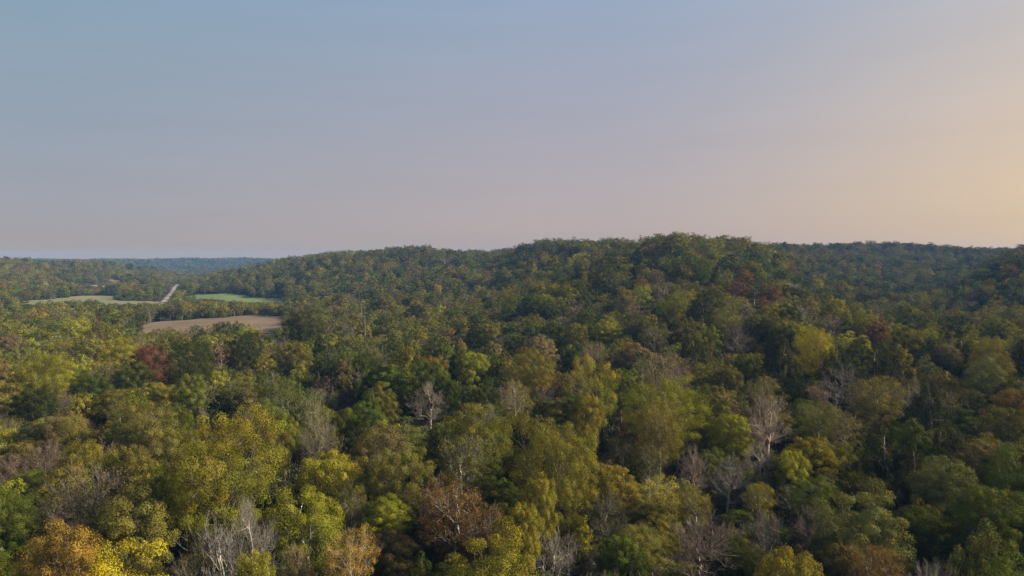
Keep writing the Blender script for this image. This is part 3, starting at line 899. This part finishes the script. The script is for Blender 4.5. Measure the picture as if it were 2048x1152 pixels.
Wf = np.minimum(Wf, np.maximum(Hf * 1.05, 3.5))
U, V, D = project(X, Y, G + Hf)
n = len(X)
f1, f2, f3 = fld(X, Y, 38, 1.), fld(X, Y, 24, 4.), fld(X, Y, 90, 2.)
right = np.clip((U - 900) / 900, -1, 1)
cols = list(PAL)
base_w = dict(goldtop=.05, turning=.9, olgold=.9, green=4.0, dark=1.5, deep=2.2, olive=3.4, brownol=1.2, lime=1.6, vivid=.05, gold=.6, orange=.10, rust=.12, maroon=.02, tan=.35, mauve=.5, pale=.7, bluegr=.5, cedar=.35)
Wt = np.tile(np.array([base_w[c] for c in cols]), (n, 1))
ci = {c: i for i, c in enumerate(cols)}
Wt[:, ci['lime']] *= np.exp(1.1 * f1) * np.where(V > 640, 1.0, .6)
Wt[:, ci['gold']] *= np.exp(1.0 * f2 + 1.0 * right)
Wt[:, ci['cedar']] *= np.exp(1.5 * right + 1.6 * f3) * np.where(R < 260, 1.5, .5)
f4 = fld(X, Y, 55, 5.)  # relief shading of spurs and hollows put into crown colours as dark and light stands
for c_ in ('dark', 'deep', 'bluegr'): Wt[:, ci[c_]] *= np.exp(1.6 * f4)
for c_ in ('lime', 'olgold', 'turning', 'gold', 'pale'): Wt[:, ci[c_]] *= np.exp(-1.3 * f4)
lr = (U > 1500) & (V > 640) & (R < 260)
Wt[lr, ci['cedar']] *= 3.5; Wt[lr, ci['dark']] *= 2.0; Wt[lr, ci['lime']] *= .5; Wt[lr, ci['mauve']] *= .5; Wt[lr, ci['pale']] *= .6
cr = (U > 1000) & (R > 190) & (R < 420)  # sunlit crest slope: its warm light put into the crown colours
for c_ in ('gold', 'olgold', 'lime', 'olive', 'tan'): Wt[cr, ci[c_]] *= 2.2
Wt[cr, ci['rust']] *= 1.3; Wt[cr, ci['orange']] *= 2
dk = (U > 540) & (U < 1000) & (R > 120) & (R < 260)                   # the darker, greener stand in the middle
Wt[dk, ci['deep']] *= 6; Wt[dk, ci['green']] *= 2.0; Wt[dk, ci['olgold']] *= .4; Wt[dk, ci['lime']] *= .6; Wt[dk, ci['brownol']] *= .4; Wt[dk, ci['mauve']] *= .3; Wt[dk, ci['olive']] *= .5
fr = R > 600
for c in ('gold', 'vivid', 'orange', 'tan', 'lime'): Wt[fr, ci[c]] *= .4
lf = (U < 330) & (R > 1000)
Wt[lf, ci['rust']] *= 7; Wt[lf, ci['mauve']] *= 2.5; Wt[lf, ci['orange']] *= 1.5
rt = (U > 1560) & (R > 420)  # shadow in the valley behind the crest, put into darker, bluer crown colours
Wt[rt, ci['mauve']] *= 1.6; Wt[rt, ci['bluegr']] *= 2.5; Wt[rt, ci['dark']] *= 2.2
fr = R > 2100  # dark greens of the far ridge, with its haze blue put into the leaf colours
for c_ in PAL:
    if c_ not in ('dark', 'bluegr', 'deep', 'green'): Wt[fr, ci[c_]] *= .3
hl = (R > 420) & (U > 560)
Wt[hl, ci['dark']] *= 1.2; Wt[hl, ci['olive']] *= 1.5; Wt[hl, ci['tan']] *= 1.4; Wt[hl, ci['rust']] *= 2; Wt[hl, ci['mauve']] *= 1.4
Wt /= Wt.sum(1, keepdims=True)
cidx = (g.uniform(0, 1, (n, 1)) > Wt.cumsum(1)).sum(1).clip(0, len(cols) - 1)
KINDS = ['round', 'lumpy', 'oval', 'cone', 'cedar', 'sparse', 'twiggy', 'bare']
kw = np.array([4.0, 3.0, 2.0, .35, .5, 1.0, .9, .35])
kprob = kw / kw.sum()
kidx = g.choice(len(KINDS), n, p=kprob)
kidx = np.where(cidx == ci['cedar'], 4, kidx)
kidx = np.where((cidx == ci['mauve']) & (g.uniform(0, 1, n) < .75), 6, kidx)
kidx = np.where((kidx == 4) & (cidx != ci['cedar']) & (cidx != ci['deep']) & (cidx != ci['dark']), 0, kidx)
kidx = np.where((R > 500) & np.isin(kidx, (5, 6, 7)) & (g.uniform(0, 1, n) < .7), 0, kidx)
for i in range(n):
    trees.append(dict(x=X[i], y=Y[i], R=R[i], H=float(Hf[i]), W=float(Wf[i]), kind=KINDS[kidx[i]], col=cols[cidx[i]],
                      bark=('pale' if g.uniform() < .35 else 'grey') if KINDS[kidx[i]] in ('bare', 'twiggy', 'sparse') else 'dark',
                      label=None, u=float(U[i]), v=float(V[i]), w=float(Wf[i] * F_PX / D[i]), hero=False))

# ------------------------------------------------------------------ which trees show largest (coarse depth painting)
QW, QH = 1024, 576
buf = np.full((QH, QW), -1, int)
order = sorted(range(len(trees)), key=lambda i: -trees[i]['R'])
for i in order:
    t = trees[i]
    if t['R'] > 1000: continue
    if t['w'] < 9: continue
    if t['kind'] == 'bare' : continue
    cx, w2 = t['u'] / 2, t['w'] / 4 * .95
    hpx = t['H'] * .8 * F_PX / t['R'] / 2
    cy = t['v'] / 2 + hpx / 2; h2 = hpx / 2
    x0, x1 = int(max(0, cx - w2)), int(min(QW - 1, cx + w2)); y0, y1 = int(max(0, cy - h2)), int(min(QH - 1, cy + h2))
    if x1 <= x0 or y1 <= y0: continue
    yy, xx = np.mgrid[y0:y1 + 1, x0:x1 + 1]
    m = ((xx - cx) / w2) ** 2 + ((yy - cy) / h2) ** 2 <= 1
    buf[y0:y1 + 1, x0:x1 + 1][m] = i
cnt = np.bincount(buf[buf >= 0].ravel(), minlength=len(trees))
def group_of(t): return 'bare' if t['kind'] == 'bare' else ('cedar' if t['kind'] == 'cedar' else 'leafy')
single = set(range(nh))
quota = dict(leafy=300, cedar=60, bare=70)
for i in range(nh): quota[group_of(trees[i])] -= 1
cand = sorted([i for i in range(nh, len(trees)) if cnt[i] > 60], key=lambda i: -cnt[i])
for i in cand:
    gq = group_of(trees[i])
    if quota[gq] > 0: single.add(i); quota[gq] -= 1
barec = sorted([i for i in range(nh, len(trees)) if trees[i]['kind'] == 'bare' and trees[i]['w'] > 30 and -20 < trees[i]['u'] < 2070 and trees[i]['v'] < 1120], key=lambda i: -trees[i]['w'])
for i in barec[:22]: single.add(i)

# ------------------------------------------------------------------ labels for the trees between the ones placed by eye
SHAPE = dict(round='round-crowned tree', lumpy='many-lobed tree', oval='upright tree', cone='pointed tree', cedar='cedar', sparse='thin-leaved tree', twiggy='twiggy dome-shaped tree', bare='leafless tree')
def short(lab):
    for cutw in (' beside ', ' behind ', ' below ', ' above ', ' between ', ' in front ', ' under ', ' near ', ' at the ', ' in the ', ' on the ', ' cut off ', ' touching ', ' of hanging', ' just ', ' across ', ' standing ', ' amid ', ' left among', ' of the ', ' beyond '):
        if cutw in lab: lab = lab[:lab.index(cutw)]
    return lab
hs = {}
for i in range(nh): hs.setdefault(short(trees[i]['label']), []).append(i)
LM = [(k, v[0]) for k, v in hs.items() if len(v) == 1 and 2 <= len(k.split()) <= 6 and trees[v[0]]['w'] > 40]
used = set(t['label'] for t in trees[:nh])
def auto_label(i):
    t = trees[i]
    tu, tv = t['u'], t['v'] + .4 * t['w']
    near = sorted(LM, key=lambda k: math.hypot(trees[k[1]]['u'] - tu, (trees[k[1]]['v'] + .4 * trees[k[1]]['w'] - tv) * 1.3))[:7]
    c = PAL[t['col']][2]; s = SHAPE[t['kind']]
    if t['kind'] == 'bare': c = 'pale' if t['bark'] == 'pale' else 'grey'
    size = 'small ' if t['w'] < 55 else ('large ' if t['w'] > 130 else '')
    opts = []
    for (k, j) in near:
        h = trees[j]
        dv = tv - (h['v'] + .4 * h['w'])
        rel = 'in front of' if t['R'] < h['R'] * .93 else ('behind' if t['R'] > h['R'] * 1.07 else 'beside')
        opts.append(f"{rel} the {k}")
    for a in range(3):
        for ad in ('', size):
            yield_ = f"{ad}{c} {s} {opts[a]}"
            if yield_ not in used and len(yield_.split()) <= 16: used.add(yield_); return yield_
    for a in range(6):
        for b in range(a + 1, 7):
            L1 = f"{c} {s} between the {near[a][0]} and the {near[b][0]}"
            if L1 not in used and len(L1.split()) <= 16: used.add(L1); return L1
    for a in range(7):
        for o in ('second', 'third', 'fourth', 'fifth'):
            L1 = f"{o} {c} {s} {opts[a]}"
            if L1 not in used and len(L1.split()) <= 16: used.add(L1); return L1
    return f"{size}{c} {s} {opts[0]}"

# ------------------------------------------------------------------ build the single trees
tr_rng = np.random.default_rng(5)
def var_col(key, j=.14, k=1.0):
    c = k * np.array(PAL[key][0]) * np.exp(tr_rng.normal(0, j)) * np.exp(tr_rng.normal(0, .035, 3))
    return (float(c[0]), float(c[1]), float(c[2]), float(np.clip(PAL[key][1] * tr_rng.uniform(.5, 1.5), 0, 1)))
NAMES = dict(bare='bare_tree', cedar='cedar_tree')
GROUPS = dict(bare='leafless trees in the wood', cedar='cedar trees on the slope', leafy='leafy trees of the wood')
CATS = dict(bare='bare tree', cedar='cedar tree', leafy='tree')
NV = dict(grand=3, round=4, lumpy=4, oval=2, cone=2, cedar=2, sparse=3, twiggy=3, bare=5)
for i in sorted(single):
    t = trees[i]
    lod = 'hi' if t['w'] > 62 else ('mid' if t['w'] > 24 else 'lo')
    kd_ = 'grand' if (t['hero'] and t['kind'] in ('lumpy', 'round') and t['W'] > 15.2 and lod == 'hi') else t['kind']
    var = int(tr_rng.integers(0, NV[kd_]))
    key = (kd_, lod, var)
    _, _, Hh, Wd, tw2 = proto(*key)
    wood, crown = part_mesh(key, t['bark'])
    e = bpy.data.objects.new(NAMES.get(t['kind'], 'deciduous_tree'), None)
    COL.objects.link(e)
    e.empty_display_size = 1
    e.location = (t['x'], t['y'], float(ground(t['x'], t['y'])) - .15)
    e.rotation_euler = (tr_rng.normal(0, .05), tr_rng.normal(0, .05), tr_rng.uniform(0, 2 * math.pi))
    asp = math.exp(tr_rng.normal(0, .11))
    e.scale = (t['W'] / Wd * asp, t['W'] / Wd / asp, t['H'] / Hh)
    gk = group_of(t)
    tag(e, t['label'] or auto_label(i), CATS[gk], GROUPS[gk])
    link('trunk', wood, e)
    if tw2:
        kk = ('twigs', key, t['bark'])
        if kk not in MESH: MESH[kk] = mesh_np('tree_twigs', tw2[0], tw2[1], [TWIGS[t['bark']]])
        tag(link('twigs', MESH[kk], e), kind='stuff')
    if crown is not None:
        c = link('crown', crown, e); c.color = var_col(t['col'], .10 if t['hero'] else .2, 1.12 if t['hero'] else 1.0)

# ------------------------------------------------------------------ the rest of the wood as one mass (geometry nodes)
lib = bpy.data.collections.new('tree_library')
keys = []
for lod in ('mid', 'lo'):
    for kd in KINDS:
        for v_ in range(3): keys.append((kd, lod, v_))
for kd in ('round', 'lumpy', 'oval', 'cedar', 'sparse', 'twiggy', 'bare'): keys.append((kd, 'hi', 0))
kid = {}
for q, key in enumerate(keys):
    w, l, Hh, Wd, tw2 = proto(*key)
    bm_ = M_BARK if key[0] not in ('bare', 'twiggy', 'sparse') else M_GREYB
    if l is None:
        nv = len(w[0]); me = mesh_np('library_tree', np.concatenate([w[0], tw2[0]]), np.concatenate([w[1], tw2[1] + nv]), [bm_])
    else:
        if tw2: w = (np.concatenate([w[0], tw2[0]]), np.concatenate([w[1], tw2[1] + len(w[0])]))
        wf = w[1]; nv = len(w[0])
        vr = np.concatenate([np.zeros((len(wf), 3)), l[2]])
        me = mesh_np('library_tree', np.concatenate([w[0], l[0]]), np.concatenate([wf, l[1] + nv]), [bm_, M_LEAF_I],
                     mat_idx=np.concatenate([np.zeros(len(wf)), np.ones(len(l[1]))]), vary=vr)
    o = bpy.data.objects.new('library_tree_%03d' % q, me); lib.objects.link(o)
    kid[key] = (q, Hh, Wd)
rest = [i for i in range(len(trees)) if i not in single]
pos, scl, idx, tin, rot = [], [], [], [], []
for i in rest:
    t = trees[i]
    lod = 'lo' if t['R'] > 520 else ('mid' if t['R'] > 110 else 'hi')
    if lod == 'hi' and (not -150 < t['u'] < 2200): lod = 'mid'
    kd = t['kind']
    if lod == 'hi' and kd == 'cone': kd = 'oval'
    v_ = 0 if lod == 'hi' else int(tr_rng.integers(0, 3))
    q, Hh, Wd = kid[(kd, lod, v_)]
    pos.append((t['x'], t['y'])); scl.append((t['W'] / Wd, t['W'] / Wd, t['H'] / Hh)); idx.append(q)
    tin.append(var_col(t['col'], .17, float(np.interp(t['R'], [100, 220], [1.0, 1.1])))); rot.append(tr_rng.uniform(0, 2 * math.pi))
# understorey: saplings and shrubs filling the gaps between the trunks nearby
ux, uy = jitter_grid(24, 330, 5.2, -50, 60, 99)
okk = np.ones(len(ux), bool)
for poly in CLEAR: okk &= ~inside(poly, ux, uy)
okk &= ~in_cut(ux, uy)
okk &= (np.hypot(ux, uy) > 24)
for x, y in zip(ux[okk], uy[okk]):
    kd = ['round', 'oval', 'cedar', 'twiggy'][int(tr_rng.integers(0, 4))]
    q, Hh, Wd = kid[(kd, 'mid', int(tr_rng.integers(0, 3)))]
    h = tr_rng.uniform(2.5, 7) if math.hypot(x, y) > 130 else tr_rng.uniform(2, 5)
    wd_ = tr_rng.uniform(4, 7)
    pos.append((x, y)); scl.append((wd_ / Wd, wd_ / Wd, h / Hh)); idx.append(q)
    tin.append(var_col(['green', 'dark', 'brownol', 'olive', 'deep'][int(tr_rng.integers(0, 5))], .2)); rot.append(tr_rng.uniform(0, 6.28))
# brush along the margins of the valley's tree lines
ux, uy = jitter_grid(330, 1150, 6.5, -42, -12, 98)
okk2 = np.ones(len(ux), bool)
for poly in CLEAR: okk2 &= ~inside(poly, ux, uy)
for i in range(len(RPTS)): okk2 &= np.hypot(ux - RPTS[i, 0], uy - RPTS[i, 1]) > 8
okk2 &= ~in_cut(ux, uy)
for x, y in zip(ux[okk2], uy[okk2]):
    q, Hh, Wd = kid[('round', 'lo', int(tr_rng.integers(0, 3)))]
    h = tr_rng.uniform(2.5, 6.5); wd_ = tr_rng.uniform(5, 8)
    pos.append((x, y)); scl.append((wd_ / Wd, wd_ / Wd, h / Hh)); idx.append(q)
    tin.append(var_col(['green', 'dark', 'brownol', 'olive', 'deep'][int(tr_rng.integers(0, 5))], .2)); rot.append(tr_rng.uniform(0, 6.28))
pos = np.array(pos); zz = ground(pos[:, 0], pos[:, 1]) - .2
me = bpy.data.meshes.new('woodland')
me.vertices.add(len(pos)); me.vertices.foreach_set('co', np.column_stack([pos, zz]).astype(np.float32).ravel())
for nm, ty, arr, fld_ in (('scl', 'FLOAT_VECTOR', scl, 'vector'), ('tint', 'FLOAT_COLOR', tin, 'color'), ('pick', 'INT', idx, 'value'), ('spin', 'FLOAT', rot, 'value')):
    at = me.attributes.new(nm, ty, 'POINT'); a = np.array(arr, dtype=np.int32 if ty == 'INT' else np.float32).ravel(); at.data.foreach_set(fld_, a)
wood_o = link('woodland', me)
tag(wood_o, 'unbroken mixed autumn woodland covering the valley and hills', kind='stuff')
ng = bpy.data.node_groups.new('woodland', 'GeometryNodeTree')
ng.interface.new_socket('Geometry', in_out='INPUT', socket_type='NodeSocketGeometry')
ng.interface.new_socket('Geometry', in_out='OUTPUT', socket_type='NodeSocketGeometry')
N, L = ng.nodes, ng.links
gi, go = N.new('NodeGroupInput'), N.new('NodeGroupOutput')
cinf = N.new('GeometryNodeCollectionInfo'); cinf.inputs['Collection'].default_value = lib
cinf.inputs['Separate Children'].default_value = True; cinf.inputs['Reset Children'].default_value = True
iop = N.new('GeometryNodeInstanceOnPoints'); iop.inputs['Pick Instance'].default_value = True
def named(nm, ty):
    a = N.new('GeometryNodeInputNamedAttribute'); a.data_type = ty; a.inputs['Name'].default_value = nm
    return [o for o in a.outputs if o.enabled and o.name == 'Attribute'][0]
cx = N.new('ShaderNodeCombineXYZ'); L.new(named('spin', 'FLOAT'), cx.inputs[2])
L.new(gi.outputs[0], iop.inputs['Points']); L.new(cinf.outputs[0], iop.inputs['Instance'])
L.new(named('pick', 'INT'), iop.inputs['Instance Index']); L.new(named('scl', 'FLOAT_VECTOR'), iop.inputs['Scale'])
L.new(cx.outputs[0], iop.inputs['Rotation'])
L.new(iop.outputs[0], go.inputs[0])
md = wood_o.modifiers.new('woodland', 'NODES'); md.node_group = ng

# ------------------------------------------------------------------ utility poles in the cut
def box(x0, x1, y0, y1, z0, z1):
    V = [(x, y, z) for x in (x0, x1) for y in (y0, y1) for z in (z0, z1)]
    return V, [(0, 1, 3, 2), (4, 6, 7, 5), (0, 4, 5, 1), (2, 3, 7, 6), (0, 2, 6, 4), (1, 5, 7, 3)]
def simple(name, boxes, m, parent=None):
    V, Fc = [], []
    for b in boxes:
        v_, f_ = box(*b); o = len(V); V += v_; Fc += [tuple(k + o for k in q) for q in f_]
    me = bpy.data.meshes.new(name); me.from_pydata(V, [], Fc); me.materials.append(m)
    return link(name, me, parent)
M_POLE = flat_mat('weathered_pole', (.15, .15, .145)); M_PORC = flat_mat('porcelain', (.5, .5, .52), .3)
def cyl(name, r0, r1, h, m, parent, sides=10):
    V = [(r * math.cos(2 * math.pi * k / sides), r * math.sin(2 * math.pi * k / sides), z) for r, z in ((r0, 0), (r1, h)) for k in range(sides)]
    Fc = [(k, (k + 1) % sides, sides + (k + 1) % sides, sides + k) for k in range(sides)] + [tuple(range(sides, 2 * sides))]
    me = bpy.data.meshes.new(name); me.from_pydata(V, [], Fc); me.materials.append(m)
    return link(name, me, parent)
def pole(u, vt, vb_r, h, lab):
    az, s = pix_dir(u, vt); r = vb_r; x, y = r * math.sin(az), r * math.cos(az)
    gz = float(ground(x, y)); h = CZ + float(s) * r - gz
    e = bpy.data.objects.new('utility_pole', None); COL.objects.link(e); e.location = (x, y, gz)
    tag(e, lab, 'utility pole', 'utility poles in the cut')
    cyl('shaft', .19, .13, h, M_POLE, e)
    simple('crossarm', [(-1.4, 1.4, -.08, .08, h - .9, h - .65)], M_POLE, e)
    for q in (-1.2, -.5, .5, 1.2):
        c = cyl('insulator', .09, .05, .32, M_PORC, e, 8); c.location = (q, 0, h - .65)
pole(729.5, 624, 330, 13, 'nearer of two pale utility poles in the cut through the wood')
pole(722.5, 602, 430, 13, 'farther of two pale utility poles in the cut, smaller')

# ------------------------------------------------------------------ barn with a pale roof beyond the road
bx_, by_ = ray_ground(283, 567, 600)
e = bpy.data.objects.new('barn', None); COL.objects.link(e); e.location = (bx_, by_, float(ground(bx_, by_))); e.rotation_euler = (0, 0, R_(-28))
tag(e, 'small red barn with a pale roof at the foot of the far hill', 'barn')
M_RED = flat_mat('red_boards', (.36, .08, .06)); M_TIN = flat_mat('tin_roof', (.55, .52, .52), .4); M_DK = flat_mat('dark_door', (.06, .04, .035))
simple('wall', [(-5.5, 5.5, -3.5, 3.5, 0, 5.0)], M_RED, e)
V = [(-6, -4.2, 4.6), (6, -4.2, 4.6), (6, 0, 7.8), (-6, 0, 7.8), (-6, 4.2, 4.6), (6, 4.2, 4.6),
     (-6, -4.2, 4.8), (6, -4.2, 4.8), (6, 0, 8.0), (-6, 0, 8.0), (-6, 4.2, 4.8), (6, 4.2, 4.8)]
me = bpy.data.meshes.new('roof'); me.from_pydata(V, [], [(6, 7, 8, 9), (9, 8, 11, 10), (0, 3, 2, 1), (3, 4, 5, 2), (0, 1, 7, 6), (4, 10, 11, 5)]); me.materials.append(M_TIN)
link('roof', me, e)
me = bpy.data.meshes.new('gable'); me.from_pydata([(-5.5, -3.5, 5), (-5.5, 3.5, 5), (-5.5, 0, 7.7), (5.5, -3.5, 5), (5.5, 3.5, 5), (5.5, 0, 7.7)], [], [(0, 2, 1), (3, 4, 5)]); me.materials.append(M_RED)
link('gable', me, e)
simple('door', [(-1.6, 1.6, -3.62, -3.5, 0, 3.2)], M_DK, e)

# ------------------------------------------------------------------ the air between here and the far ridge
HAZE = 0.95e-4
hm, N, L = new_mat('haze')
out = N.new('ShaderNodeOutputMaterial'); pv = N.new('ShaderNodeVolumePrincipled')
pv.inputs['Density'].default_value = HAZE; pv.inputs['Color'].default_value = (.17, .38, 0.90, 1); pv.inputs['Anisotropy'].default_value = 0.0
L.new(pv.outputs[0], out.inputs['Volume'])
zlow = float(gverts[:, 2].min()) - 1; ztop = max(CZ, float(Z.max()) + 16.5) + 1
hz = simple('haze', [(-4250, 4250, -4250, 4250, zlow, ztop)], hm)
tag(hz, kind='stuff')
print('TREES', len(trees), 'single', len(single), 'rest', len(rest), 'under', int(okk.sum()), 'haze', zlow, ztop, 'tris', sum(len(p[0][1]) * 2 + (len(p[1][1]) * 2 if p[1] else 0) for p in PROTO.values()))
